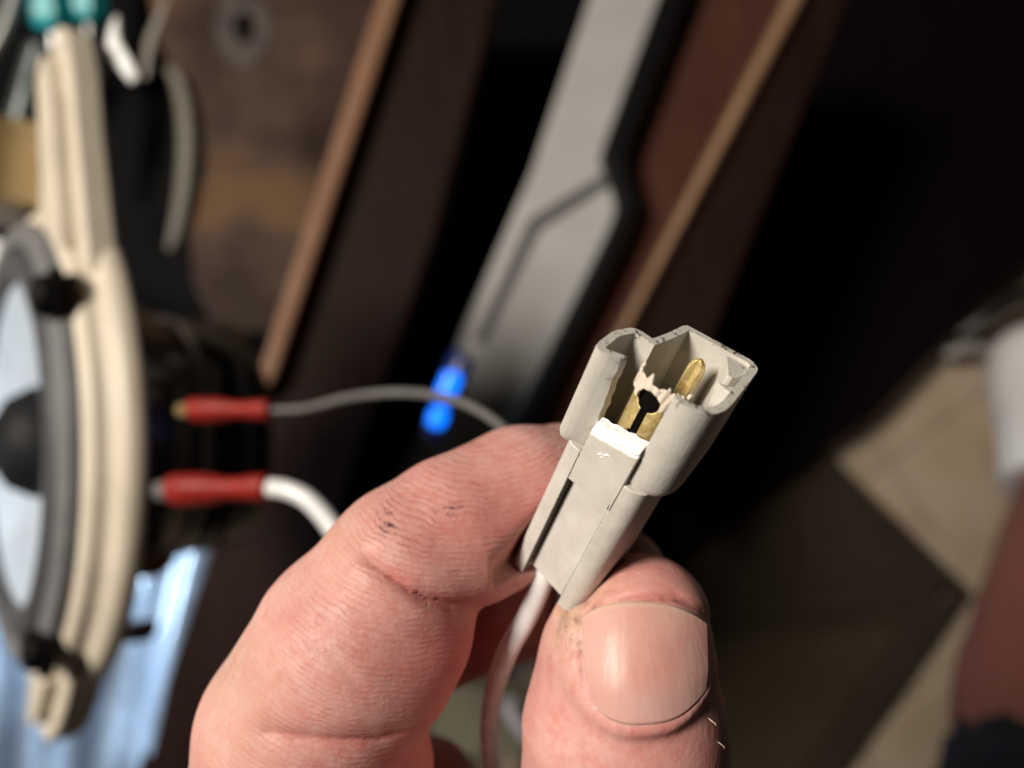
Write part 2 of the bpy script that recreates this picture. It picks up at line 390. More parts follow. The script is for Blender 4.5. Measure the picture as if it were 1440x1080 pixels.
e = at(1330, 842, 72.1)
V, Fc = lathe_data([(0.01, 0.28), (0.35, 0.26), (0.5, 0.12), (0.5, -0.3)], n=16)
o = mesh_obj('screw_cap', [(e.x+a, e.y+b, e.z+c) for a, b, c in V], Fc, simple('bronze', (0.10, 0.08, 0.07), 0.4, metal=0.5)); keep(o, bp)
sc = prism('floor_patch', poly(60, (604, 985), (640, 966), (740, 962), (745, 1060), (640, 1066), (600, 1040)), 0.8, simple('olive_floor', (0.15, 0.135, 0.09), 0.7), None, 0.2)  # olive slab added in place of the floor showing through
tag(sc, 'small olive tan patch added for the floor between finger and thumb', 'floor patch')

# clutter at the far right, beyond the cabinet corner
for k, (pts, r, m, lb) in enumerate([
        ([(1352, 470, 71), (1385, 448, 70), (1420, 425, 70), (1470, 405, 70)], 0.8, WIREB, 'black cable lying on the tiles above the white sock'),
        ([(1330, 500, 72), (1365, 488, 71), (1392, 500, 71), (1400, 540, 72), (1412, 580, 73)], 0.55, WIREG, 'dark grey cable bending round the white sock')]):
    tag(tube('cable', [at(*p) for p in pts], r, m), lb, 'cable')

# ---- the photographer's leg at the right edge
lg = empty('person', at(1480, 800, 60)); tag(lg, 'person sitting, one bare shin with white sock and dark blue denim', 'person')
LEGSKIN = skin_mat('shaded_leg_skin', False, (0.34, 0.235, 0.20));  # tint darkens the skin to paint the leg's shade
SOCK = simple('white_knit', (0.74, 0.72, 0.70), 0.85, 0.06, 3, bump=0.05, bscale=12)
def denim():
    t = NT('dark_denim'); v = t.coord(); n1 = t.noise(v, 0.5, 5, 0.65)
    t.l(t.ramp(n1, [(0.35, (0.0015, 0.002, 0.005)), (0.62, (0.004, 0.006, 0.011)), (0.75, (0.014, 0.026, 0.036))]), t.b.inputs['Base Color'])
    t.set(Roughness=0.85); t.l(t.bump(n1, 0.3), t.b.inputs['Normal']); return t.m
keep(tube('leg', [at(1590, 1220, 40), at(1492, 1040, 47), at(1495, 930, 52), at(1530, 800, 58), at(1540, 690, 63), at(1500, 600, 66), at(1470, 520, 69)],
     [7.5, 6.0, 5.8, 6.2, 5.6, 4.0, 3.4], LEGSKIN, None, n=28), lg)
keep(tube('sock', [at(1515, 672, 63), at(1506, 640, 64), at(1492, 590, 66), at(1470, 545, 68), at(1468, 500, 69), at(1475, 476, 70)],
     [5.7, 5.4, 5.1, 4.5, 4.2, 1.6], SOCK, None, n=28), lg)
V, Fc = tube_data([at(1545, 1120, 46), at(1552, 1155, 44), at(1585, 1220, 41), at(1680, 1340, 35), at(1800, 1500, 30)], [7.6, 8.4, 9.0, 9.4, 9.8], n=40)
V = [v + Vector((0.35*math.sin(v.y*1.7+v.z), 0.3*math.sin(v.x*2.1), 0.45*math.sin(v.x*1.3+v.y*2.2))) for v in V]
o = mesh_obj('shorts', V, Fc, denim()); keep(o, lg)

# ---- pale sheets under the speaker
def sheet(name, corners, n, amp, freq, mat):
    a, b, c, d = [Vector(p) for p in corners]; V = []
    for i in range(n+1):
        for j in range(n+1):
            u, v = i/n, j/n
            p = (a*(1-u)+b*u)*(1-v) + (d*(1-u)+c*u)*v
            hgt = amp*(math.sin(freq*u*6.28+2*math.sin(v*3)) + .6*math.sin(freq*2.3*u*6.28+1.3+v*2) + .3*math.sin(freq*5*u+v*9))
            V.append(p + Vector((0, 0, hgt)))
    Fc = [(i*(n+1)+j, (i+1)*(n+1)+j, (i+1)*(n+1)+j+1, i*(n+1)+j+1) for i in range(n) for j in range(n)]
    o = mesh_obj(name, V, Fc, mat, None, True, 180)
    s = o.modifiers.new('thickness', 'SOLIDIFY'); s.thickness = 0.08; return o
FILM = simple('pale_blue_film', (0.27, 0.37, 0.52), 0.14, 0.35, 0.25, spec=0.8)
PAPER = simple('white_paper', (0.85, 0.85, 0.84), 0.6, 0.04, 0.5)
o = sheet('plastic_sheet', [at(-160, 560, 47), at(320, 700, 47), at(225, 1180, 47), at(-160, 1180, 47)], 60, 0.55, 3.2, FILM)
tag(o, 'glossy pale blue plastic sheet with upright folds under the speaker', 'plastic sheet')
o = sheet('paper_sheet', [at(-200, 260, 43), at(95, 375, 43), at(95, 760, 43), at(-200, 760, 43)], 20, 0.12, 0.8, PAPER)
tag(o, 'bright white paper sheet behind the speaker cone', 'paper')
tb = prism('tool_case', poly(62, (-220, -120), (210, -120), (235, 420), (-220, 420)), 5.0, BLACK, None, 0.3)
tag(tb, 'black tool case behind the turquoise screwdrivers', 'case')

# ================================================================== speaker
cS = Vector((-15.6, 2.0, 27.0)); al = math.radians(42.5)
aV = Vector((-math.cos(al), 0, -math.sin(al))); uV = Vector((0.11, -0.9939, 0.0)); uV = (uV - aV*uV.dot(aV)).normalized()
vV = uV.cross(aV); 
def tw(v): return Vector((v.x, -v.y, -v.z))
M = Matrix((tw(vV), tw(uV), tw(aV))).transposed().to_4x4(); M.translation = cm(*cS)
if M.to_3x3().determinant() < 0: vV = -vV; M = Matrix((tw(vV), tw(uV), tw(aV))).transposed().to_4x4(); M.translation = cm(*cS)
sp = empty('car_speaker', mtx=M); tag(sp, 'round car speaker on edge in a beige plastic mounting ring', 'speaker')
VS = 1 if vV.x > 0 else -1         # +1: local x runs to the right and toward the lens
BEIGE = simple('beige_plastic', (0.62, 0.55, 0.44), 0.5, 0.08, 0.6)
TAN = simple('tan_plastic', (0.42, 0.31, 0.16), 0.55, 0.15, 0.5)
GASK = simple('grey_gasket', (0.16, 0.16, 0.165), 0.5, 0.15, 0.8)
DGREY = simple('dark_grey_rubber', (0.055, 0.055, 0.06), 0.45)
CONE = simple('blue_reflection_cone', (0.50, 0.58, 0.68), 0.3, 0.1, 0.5)  # pale blue reflection painted into the base colour
GLOSSB = simple('gloss_black', (0.008, 0.008, 0.009), 0.2)
STEEL = simple('steel', (0.45, 0.45, 0.46), 0.35, 0.1, 1, metal=0.8)
# beige ring with rounded lip, and tabs, one moulded piece
bm = bmesh.new()
def add(bm, V, Fc):
    vs = [bm.verts.new(v) for v in V]
    for f in Fc:
        if len(set(f)) > 2: bm.faces.new([vs[i] for i in f])
add(bm, *lathe_data([(7.0, 0.05), (7.0, 1.35), (7.45, 1.45), (7.8, 1.3), (7.86, 0.85), (8.05, 0.75), (8.3, 0.62), (8.42, 0.3), (8.35, 0.0)], n=64, close=True))
def tabpoly(pts, h0, h1): add(bm, *extrude_poly([(VS*x, y) for x, y in pts], h0, h1))
tabpoly([(-3.6, 7.0), (5.7, 5.7), (4.7, 8.0), (3.8, 10.0), (3.1, 12.0), (2.2, 13.4), (1.3, 13.8), (0.5, 13.2), (-0.5, 11.8), (-2.2, 10.2), (-3.2, 8.8)], 0.1, 1.0)
tabpoly([(-2.2, -7.4), (5.2, -6.0), (4.2, -7.8), (3.2, -9.0), (2.0, -9.9), (0.9, -9.9), (-0.6, -9.0), (-1.6, -8.2)], 0.05, 1.1)
tabpoly([(2.6, 7.0), (4.6, 6.4), (3.0, 11.0), (1.8, 12.6), (1.2, 11.8)], 0.9, 1.55)
tabpoly([(2.0, -7.4), (3.8, -7.0), (2.6, -8.8), (1.6, -9.3)], 1.0, 1.6)
o = bm_obj('mounting_ring', bm, BEIGE, sp); bevel(o, 0.12, 2, 40)
o = extr('mounting_tab', [(VS*x, y) for x, y in [(-3.8, 7.6), (-0.8, 8.2), (-0.6, 11.0), (-3.6, 10.6)]], 0.6, 2.7, TAN, sp, 0.1)
o = extr('tab_flange', [(VS*x, y) for x, y in [(-4.2, 7.2), (-0.6, 7.9), (-0.3, 11.3), (-4.0, 10.9)]], 2.7, 3.0, BEIGE, sp, 0.08)
lathe('basket_rim', [(6.55, 1.2), (6.6, 1.75), (6.75, 1.92), (7.2, 1.9), (7.4, 1.75), (7.45, 1.35), (7.3, 1.25)], GASK, sp, close=True)
lathe('surround', [(5.4, 1.6), (5.5, 1.85), (5.75, 2.05), (6.1, 2.05), (6.4, 1.9), (6.65, 1.6)], DGREY, sp, n=64)
lathe('cone', [(1.3, 0.6), (2.6, 1.2), (4.0, 1.3), (5.45, 1.7)], CONE, sp, n=64)
lathe('dust_cap', [(0.01, 2.5), (0.8, 2.4), (1.5, 2.0), (1.9, 1.3), (1.95, 0.8)], simple('matt_black_cap', (0.008, 0.008, 0.009), 0.6, spec=0.2), sp)
lathe('basket', [(6.9, 0.6), (6.5, 0.2), (5.4, -0.6), (4.6, -2.6), (3.6, -3.0), (3.6, -3.1), (5.6, -1.2), (6.9, 0.1)], GLOSSB, sp)
lathe('magnet', [(0.01, -3.0), (4.4, -3.0), (4.5, -3.2), (4.5, -5.2), (4.4, -5.4), (3.4, -5.5), (3.3, -5.9), (0.01, -5.95)], GLOSSB, sp)
lathe('magnet_plate', [(3.9, -2.8), (4.58, -2.85), (4.6, -3.15), (4.4, -3.2), (3.9, -3.0)], STEEL, sp, close=True)
for (x, y, s) in ((5.5, 4.9, 1.0), (4.9, -5.5, 1.0)):
    V, Fc = lathe_data([(0.01, 0.45), (0.45, 0.42), (0.6, 0.25), (0.62, 0.0), (0.85, -0.02), (0.85, -0.25)], n=20)
    mesh_obj('screw', [(VS*x+a, y+b, 1.9+c) for a, b, c in V], Fc, BLACKT, sp)
# spade tabs behind the basket
for y, x in ((1.25, 5.2), (-2.0, 5.2)):
    pass

# crimp connectors and their wires
RED = simple('red_insulation', (0.27, 0.016, 0.010), 0.5, 0.25, 2.5, spec=0.3)
def crimp(loc_px, d, length, rr, label, tipmat):
    a = at(loc_px[0], loc_px[1], d); b = at(loc_px[2], loc_px[3], d-0.6); ax = (b-a)
    root = empty('crimp_terminal', a); tag(root, label, 'crimp terminal', 'red crimp terminals on the speaker')
    rel = lambda f: ax*f
    o = tube('sleeve', [rel(f) for f in (0.0, .02, .06, .2, .38, .50, .60, .72, .84, .95, .985, 1.0)],
             [rr*.7, rr*.92, rr, rr*1.04, rr, rr*.82, rr*.68, rr*.70, rr*.80, rr*.84, rr*.78, rr*.6], RED, root, n=20, smooth=False, flat=0.8)
    tube('blade', [rel(-0.16), rel(-0.13), rel(0.05)], [rr*.35, rr*.55, rr*.55], tipmat, root, n=8, smooth=False)
    return root
crimp((268, 577, 382, 577), 20.5, 0, 0.36, 'thin red crimp terminal, upper one, on the grey wire', simple('brass_blade', (0.55, 0.42, 0.2), 0.35, metal=0.7))
crimp((240, 690, 380, 686), 20.0, 0, 0.48, 'thick red crimp terminal, lower one, on the white wire', STEEL)
tag(tube('wire', [at(376, 577, 19.9), at(430, 574, 19.6), at(490, 559, 19), at(560, 552, 18), at(630, 560, 16.5), at(690, 588, 15), at(740, 640, 13), at(780, 720, 12)],
     [0.08, .09, .10, .10, .10, .09, .08, .08], simple('grey_lead', (0.15, 0.145, 0.14), 0.5, spec=0.3), n=12), 'thin grey wire arching from the upper red crimp terminal', 'wire')
tag(tube('wire', [at(374, 686, 19.4), at(400, 688, 19.2), at(432, 702, 19), at(462, 734, 18.6), at(495, 785, 18), at(540, 870, 17.5)], [0.23]*6, WIREW, n=14),
    'thick white wire curving from the lower red crimp terminal', 'wire')
# small bits round the terminals
OR = simple('orange_jacket', (0.50, 0.17, 0.02), 0.4)
tag(tube('wire', [at(172, 778, 29), at(188, 796, 28.5), at(205, 803, 28), at(222, 800, 28), at(240, 786, 28.5)], 0.24, OR), 'short orange wire loop under the speaker magnet', 'wire')
tag(prism('spacer', poly(30, (172, 880), (208, 876), (214, 890), (208, 904), (170, 908)), 0.8, simple('brown_felt', (0.16, 0.08, 0.05), 0.7), None, 0.2), 'small brown spacer sticking out behind the beige ring', 'spacer')
tag(tube('wire', [at(250, 545, 25), at(262, 522, 24.5), at(288, 512, 24), at(302, 530, 24), at(298, 562, 24)], 0.13, simple('tinned_lead', (0.30, 0.27, 0.22), 0.4)), 'thin tinsel lead looping above the upper red terminal', 'wire')
tag(tube('wire', [at(330, 500, 25), at(345, 560, 24.6), at(350, 640, 24.6), at(338, 700, 25), at(310, 760, 26)], 0.11, simple('dull_lead', (0.11, 0.11, 0.11), 0.4)), 'thin dull wire hanging behind both red terminals', 'wire')

# ---- blue lit stick
il = empty('indicator_light', at(625, 560, 30)); tag(il, 'glowing blue indicator stick with two bright lamps beside the case', 'light')
BLUEP = NT('blue_translucent'); BLUEP.set(Base_Color=(0.002, 0.01, 0.12, 1), Roughness=0.4, Transmission_Weight=0.3); BLUEP = BLUEP.m
keep(tube('housing', [at(652, 496, 33), at(646, 510, 33), at(614, 596, 33), at(606, 616, 33)], [0.4, 0.7, 0.6, 0.35], BLUEP, None, n=16, flat=0.7), il)
for (x, y, x2, y2, r) in ((637, 528, 622, 562, 0.42), (618, 578, 612, 596, 0.40)):
    keep(tube('lamp', [at(x+1, y-5, 32.2), at(x, y, 32.2), at(x2, y2, 32.2), at(x2-1, y2+5, 32.2)], [r*.5, r, r, r*.5], emit('blue_led', (0.0, 0.17, 1.0), 2.2), None, n=12, smooth=False), il)

# ---- screwdrivers and bits in the top left
TEAL = simple('turquoise_plastic', (0.0, 0.36, 0.40), 0.35, 0.1, 1)
def driver(px, py, d, rot, label, s=1.0):
    root = empty('screwdriver', at(px, py, d)); root.rotation_euler = (0.15, 0, rot)
    tag(root, label, 'screwdriver', 'turquoise screwdrivers in the tool case')
    V, Fc = lathe_data([(0.01, 9.5*s), (0.9*s, 9.3*s), (1.05*s, 8.5*s), (1.0*s, 4*s), (0.8*s, 2.5*s), (1.0*s, 1.2*s), (1.05*s, 0.5*s), (0.85*s, 0.05), (0.01, 0.0)], n=24)
    V = [(x*(1+.08*math.cos(6*math.atan2(y, x))), z, y*(1+.08*math.cos(6*math.atan2(y, x)))) for x, y, z in V]
    mesh_obj('handle', V, Fc, TEAL, root)
    V, Fc = lathe_data([(0.32*s, 0.1), (0.32*s, -5.6*s), (0.42*s, -6.0*s), (0.4*s, -6.6*s), (0.01, -6.7*s)], n=14)
    mesh_obj('shaft', [(x, z, y) for x, y, z in V], Fc, STEEL, root)
driver(77, 46, 50.5, 0.0, 'turquoise screwdriver standing left, its steel shaft in view', 1.25)
driver(126, 34, 51.5, -0.10, 'turquoise screwdriver right of the other, mostly cropped', 1.1)
tag(tube('clip', [at(164, 26, 27), at(161, 45, 26), at(163, 70, 25.5), at(180, 96, 25), at(191, 114, 25)], [0.12, 0.28, 0.36, 0.30, 0.2], PAPER, flat=0.6), 'white plastic clip at the top tip of the beige ring', 'clip')
tag(tube('rod', [at(-20, 90, 50), at(8, 40, 50), at(30, -30, 50)], 0.5, simple('dull_metal', (0.25, 0.25, 0.24), 0.4, metal=0.5)), 'slanted dull metal rod in the top left corner', 'rod')
tag(tube('rod', [at(-20, 330, 54), at(14, 230, 54), at(60, 70, 54)], 1.1, simple('dull_metal_blue', (0.07, 0.085, 0.085), 0.35, metal=0.4)), 'thick dark metal rod left of the screwdriver shaft', 'rod')
V, Fc = lathe_data([(0.01, 0.8), (0.5, 0.7), (0.9, 0.2), (0.95, -0.4), (0.01, -0.5)], n=18); e = at(12, 213, 46)
tag(mesh_obj('bolt', [(e.x+a, e.y+b, e.z+c) for a, b, c in V], Fc, simple('chrome', (0.7, 0.78, 0.85), 0.15, metal=0.6)), 'shiny round bolt head at the left edge', 'bolt')
tag(tube('strap', [at(232, 0, 40), at(224, 30, 40), at(212, 60, 40), at(205, 110, 40)], [0.3, .5, .5, .3], simple('taupe_strap', (0.22, 0.19, 0.16), 0.6), flat=0.5), 'grey brown strap beside the tip of the beige ring', 'strap')

# ================================================================== connector
Lc = np.array([0.28087728, -0.75167159, -0.59673928]); Wc = np.array([0.73164963, 0.57009742, -0.37373487]); Tc = np.array([0.62112541, -0.33163044, 0.71008766])
Oc = np.array([(838-720)/F, (488-540)/F, 1.0])*7.0
fl3 = lambda v: Vector((v[0], -v[1], -v[2]))
MC = Matrix((fl3(Wc), fl3(Tc), fl3(Lc))).transposed().to_4x4(); MC.translation = cm(*Oc)
con = empty('wire_connector', mtx=MC); tag(con, 'broken grey beige two pin plug held between finger and thumb', 'connector')
prof = [(.25, .095), (.15, .025), (.07, -.008), (.02, -.004), (-.02, .035), (-.04, .13), (-.062, .36), (-.058, .44), (-.008, .63), (.03, .675), (.10, .70), (.225, .70),
        (.24, .80), (.262, 1.0), (.275, 1.25), (.30, 1.31), (.36, 1.325), (.68, 1.385), (1.0, 1.44), (1.08, 1.42), (1.13, 1.36), (1.15, 1.28), (1.21, .75), (1.235, .5), (1.235, .38),
        (1.21, .26), (1.15, .16), (1.05, .085), (.95, .055), (.845, .065)]
def inset(pl, th):
    out = []; n = len(pl)
    for i in range(n):
        a = np.array(pl[max(i-1, 0)]); b = np.array(pl[i]); c = np.array(pl[min(i+1, n-1)])
        def nr(p, q):
            d = q-p; L = np.linalg.norm(d)
            return np.array([d[1], -d[0]])/L if L > 1e-9 else None
        n1, n2 = nr(a, b), nr(b, c)
        if n1 is None: n1 = n2
        if n2 is None: n2 = n1
        m = n1+n2; m = m/np.linalg.norm(m); k = th/max(0.45, m.dot(n1))
        out.append(tuple(b+m*k))
    return out
# which way is inward? (polyline runs near-left -> far -> near-right); test with the centroid
def inward(pl, th):
    a = inset(pl, th); c = np.array([.6, .7]); d0 = np.mean([np.linalg.norm(np.array(p)-c) for p in pl]); d1 = np.mean([np.linalg.norm(np.array(p)-c) for p in a])
    return a if d1 < d0 else inset(pl, -th)
ls = [0.0, -.03, -.08, -.14, -.2, -.27, -.34, -.41, -.48, -.55, -.62, -.69, -.76, -.85, -.95, -1.05, -1.10, -1.14, -1.17, -1.19]
inn = inward(prof, 0.085); NP = len(prof)
V = []; 
cen = np.array([.6, .62])
for k, l in enumerate(ls):
    tap = 0.0 if l > -1.05 else (1-math.sqrt(max(0, 1-((-1.05-l)/0.14)**2)))*0.13
    pr = [np.array(p) for p in prof]
    if tap > 0:
        ii = inward(prof, tap)
        pr = [np.array(p) for p in ii]
    inl = [np.array(p) for p in inn]
    j = 0.0
    if l > -.76:      # torn edge of the left lobe wanders
        j = [-.02,-.03,-.015,-.01,-.02,-.035,-.03,-.02,-.028,-.012,-.02,-.03][k] if k < 12 else -.02
    e0 = 0.05*min(1, -l/0.75)
    pr[0] = pr[0] + np.array([j*0.6+e0, 0.0]); inl[0] = np.array([pr[0][0] + 0.022 + 0.006*math.sin(k*3.7), pr[0][1]+0.085])
    inl[1] = np.array([min(inl[1][0], inl[0][0]-.04), inl[1][1]])
    inl[-1] = np.array([.855, .155])
    zo = l + (0.006*math.sin(k) if k == 0 else 0)
    for p in pr: V.append((p[0], p[1], zo))
    for p in inl: V.append((p[0], p[1], zo))
Fc = []; R2 = 2*NP; mi = []
for k in range(len(ls)-1):
    a, b = k*R2, (k+1)*R2
    for i in range(NP-1):
        Fc.append((a+i, a+i+1, b+i+1, b+i)); mi.append(0)
        Fc.append((a+NP+i+1, a+NP+i, b+NP+i, b+NP+i+1)); mi.append(0)
    Fc.append((a, b, b+NP, a+NP)); mi.append(0)
    Fc.append((a+NP-1, a+2*NP-1, b+2*NP-1, b+NP-1)); mi.append(0)
for i in range(NP-1): Fc.append((i, i+NP, i+NP+1, i+1)); mi.append(0)
b = (len(ls)-1)*R2
Fc.append(tuple(b+i for i in range(NP))); mi.append(0)
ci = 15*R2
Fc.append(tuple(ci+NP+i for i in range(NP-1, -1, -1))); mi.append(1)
me = bpy.data.meshes.new('shroud'); me.from_pydata(V, [], Fc); me.update()
bm = bmesh.new(); bm.from_mesh(me); bmesh.ops.recalc_face_normals(bm, faces=bm.faces); bm.to_mesh(me); bm.free()
shroud = finish('shroud', me, [PLASTIC, CAVITY_SHADE], con, True, 30)
me.polygons.foreach_set('material_index', mi)
bevel(shroud, 0.014, 2, 40)
# guide ribs inside the far right corner
extr('guide_rib', [(.80, 1.30), (1.075, 1.36), (1.10, 1.22), (1.03, .98), (.98, .97)], -.03, -.75, PLASTIC, con, 0.012)
bm = bmesh.new()
V = [(.955, .78, -.04), (1.15, .70, -.02), (1.15, .86, -.02), (1.04, .72, -.55), (1.15, .66, -.6), (1.15, .90, -.6)]
add(bm, V, [(0, 1, 2), (3, 5, 4), (0, 3, 4, 1), (0, 2, 5, 3), (1, 4, 5, 2)]); o = bm_obj('guide_rib', bm, PLASTIC, con, True, 30); bevel(o, 0.01)
# latch bridge: the near wall left behind the break
bm = bmesh.new()
nx = 16
top, bot = [], []
def grid_block(bm, w0, w1, t0, t1, l_front_in, l_front_out, l_back):
    vs = {}
    for i in range(nx+1):
        u = i/nx; ww = w0+(w1-w0)*u; jg = 0.008*math.sin(i*1.3)+0.004*math.sin(i*4.1)
        ext = 0.10*u
        vs[i, 0] = bm.verts.new((ww, t0, l_front_out + jg*0.5 + ext)); vs[i, 1] = bm.verts.new((ww, t1, l_front_in + jg + ext))
        vs[i, 2] = bm.verts.new((ww, t1, l_back)); vs[i, 3] = bm.verts.new((ww, t0, l_back))
    for i in range(nx):
        for k in range(4):
            f = bm.faces.new((vs[i, k], vs[i+1, k], vs[i+1, (k+1) % 4], vs[i, (k+1) % 4]))
            f.material_index = 1 if k == 0 else 0
    bm.faces.new([vs[0, k] for k in range(4)]); bm.faces.new([vs[nx, k] for k in range(3, -1, -1)])
grid_block(bm, .305, .848, -.012, .13, -.70, -.86, -1.50)
o = bm_obj('latch_bridge', bm, [PLASTIC, FRACT], con, True, 30); bevel(o, 0.008, 1)
# stress whitened lip of the break
V, Fc = [], []
for i in range(19):
    u = i/18; ww = .315+.525*u; l0 = -.775+.10*u
    r = 0.036*(1+.10*math.sin(i*.9)+.05*math.sin(i*3.1))
    for k in range(8):
        a = 2*math.pi*k/8
        V.append((ww, .05+1.7*r*math.cos(a)*1.0, l0 + .004*math.sin(i*1.1) + r*1.25*math.sin(a) + (.05+.9*0)*0 + 0.55*1.7*r*math.cos(a)))
for i in range(18):
    for k in range(8): Fc.append((i*8+k, i*8+(k+1) % 8, (i+1)*8+(k+1) % 8, (i+1)*8+k))
Fc += [tuple(range(8)), tuple(range(18*8+7, 18*8-1, -1))]
mesh_obj('fracture', V, Fc, FRACT, con, True, 60)
for (w0, l0, s) in ((.50, -.985, .030), (.56, -.95, .038), (.53, -1.0, .018)):
    V = [(w0-s, -.014, l0-s*.5), (w0, -.014, l0-s*.2), (w0+s, -.014, l0+s*.6), (w0+s*.2, -.014, l0+s*1.1), (w0-.1*s, -.03, l0+.2*s)]
    mesh_obj('flake', V, [(0, 1, 4), (1, 2, 4), (2, 3, 4), (3, 0, 4), (3, 2, 1, 0)], FRACT, con, False)
# rear body with two rails, and the plate between them
body = [(.30, .0), (.30, .19), (.825, .19), (.825, 0.0), (.93, .005), (1.01, .035), (1.065, .10), (1.09, .20), (1.09, .68), (1.02, .80), (.38, .74), (.16, .66), (.10, .52), (.085, .22), (.095, .12), (.125, .05), (.18, .008)]
extr('rear_body', body, -1.12, -3.12, PLASTIC, con, 0.012)
extr('lock_plate', [(.318, .115), (.815, .05), (.815, .22), (.318, .22)], -1.54, -3.03, PLASTIC, con, 0.008)
# terminal with the keyhole: a rolled brass sheet; the pink torn sleeve clings to its mouth
def rolled(name, rad, w0, t0, a0, a1, l0fn, l1fn, na, nl, mat, th, jag=0.0):
    bm = bmesh.new(); vs = {}
    for i in range(na+1):
        a = a0+(a1-a0)*i/na
        for j in range(nl+1):
            la, lb = l0fn(i/na), l1fn(i/na); l = la+(lb-la)*j/nl
            rr = rad + (jag*math.sin(i*.35+j*.05) if jag else 0)
            vs[i, j] = bm.verts.new((w0+rr*math.sin(a), t0-rr*math.cos(a), l))
    def hole(i, j):
        c = (vs[i, j].co+vs[i+1, j+1].co)/2
        dw = c.x-HW; dl = c.z-HL
        if dw*dw+dl*dl*0.95 < 0.128**2: return True
        if dl < 0 and dl > -.40 and abs(dw+0.0) < 0.040: return True
        if dl <= -.40 and dl > -.62 and abs(dw) < 0.062: return True
        return False
    for i in range(na):
        for j in range(nl):
            if not hole(i, j): bm.faces.new((vs[i, j], vs[i+1, j], vs[i+1, j+1], vs[i, j+1]))
    bmesh.ops.delete(bm, geom=[v for v in bm.verts if not v.link_faces], context='VERTS')
    o = bm_obj(name, bm, mat, con, True, 60)
    m = o.modifiers.new('thickness', 'SOLIDIFY'); m.thickness = th; m.offset = 0
    return o
HW, HL = .615, -.30
rolled('socket_terminal', .24, .625, .47, -1.75, 1.75, lambda u: -.24, lambda u: -1.1, 220, 240, BRASS, 0.02)
spk = [RNG.uniform(-.03, .05) for _ in range(80)]
def rag(u):
    i = u*26; k = int(i); f = i-k
    s = spk[k]*(1-f)+spk[k+1]*f
    pk = .11*math.exp(-((u-.42)/.035)**2) + .05*math.exp(-((u-.66)/.02)**2) + .04*math.exp(-((u-.78)/.02)**2)
    return -.11 + s*.8 + pk - .07*abs(u-.45) + .10*max(0, u-.6)
rolled('torn_sleeve', .275, .625, .47, -1.6, 1.5, rag, lambda u: -.325 + .03*math.sin(u*9)+.012*math.sin(u*31), 200, 90, TORN, 0.035, 0.005)
lathe_V, lathe_F = lathe_data([(.215, -.20), (.222, -.24), (.222, -1.1), (.19, -1.1), (.19, -.24)], n=24, a0=-math.pi+.35, a1=-.35)
mesh_obj('keyhole_shade', [(x+.625, y+.47, z) for x, y, z in lathe_V], lathe_F, simple('keyhole_shade_black', (0.004, 0.003, 0.0025), 0.8, spec=0.05), con)  # dark sheet added behind the brass, paints the keyhole's shade
# pin terminal: flat tab, bullet tip, hollow back
bm = bmesh.new()
N = 26; rows = []
for k in range(N+1):
    s = k/N
    if s < .84: hw = .088
    else: hw = .088*math.sqrt(max(0.05, 1-((s-.84)/.16)**2.2))
    l = -.95 + s*0.885; th = .045 if s < .8 else .045*(1-.6*(s-.8)/.2)
    ring = [(-hw, -.3*th), (-hw*.7, -th), (0, -th*.5), (hw*.7, -th), (hw, -.3*th), (hw, .6*th), (0, th), (-hw, .6*th)]
    rows.append([bm.verts.new((.672+x, 1.0+y*1.8, l)) for x, y in ring])
for k in range(N):
    for i in range(8): bm.faces.new((rows[k][i], rows[k][(i+1) % 8], rows[k+1][(i+1) % 8], rows[k+1][i]))
bm.faces.new(rows[0][::-1]); bm.faces.new(rows[-1])
o = bm_obj('pin_terminal', bm, BRASS, con, True, 40); bevel(o, 0.006)
# leads leaving the rear (they run to other things: each its own wire)
PL = lambda a, b, c: MC @ Vector((a, b, c))
tag(tube('wire', [PL(.46, .30, -2.85), PL(.46, .30, -3.15), at(741, 868, 9.2), at(716, 912, 9.25), at(699, 958, 9.6), at(689, 1010, 10.3), at(689, 1060, 11.2), at(702, 1130, 12.2)],
     [.135, .135, .13, .13, .13, .125, .12, .12], WIREW, n=18), 'white wire leaving the back of the broken plug', 'wire')
tag(tube('wire', [PL(.74, .36, -2.85), PL(.74, .38, -3.2), at(776, 905, 10.3), at(765, 960, 11.2), at(770, 1060, 12.2)], 0.12, WIREB, n=14), 'black wire leaving the back of the broken plug', 'wire')
tag(tube('wire', [at(716, 985, 30), at(722, 1005, 30), at(740, 1030, 30), at(770, 1060, 30)], 0.32, simple('lavender_jacket', (0.28, 0.26, 0.30), 0.4)), 'short lavender grey wire seen below the white wire', 'wire')

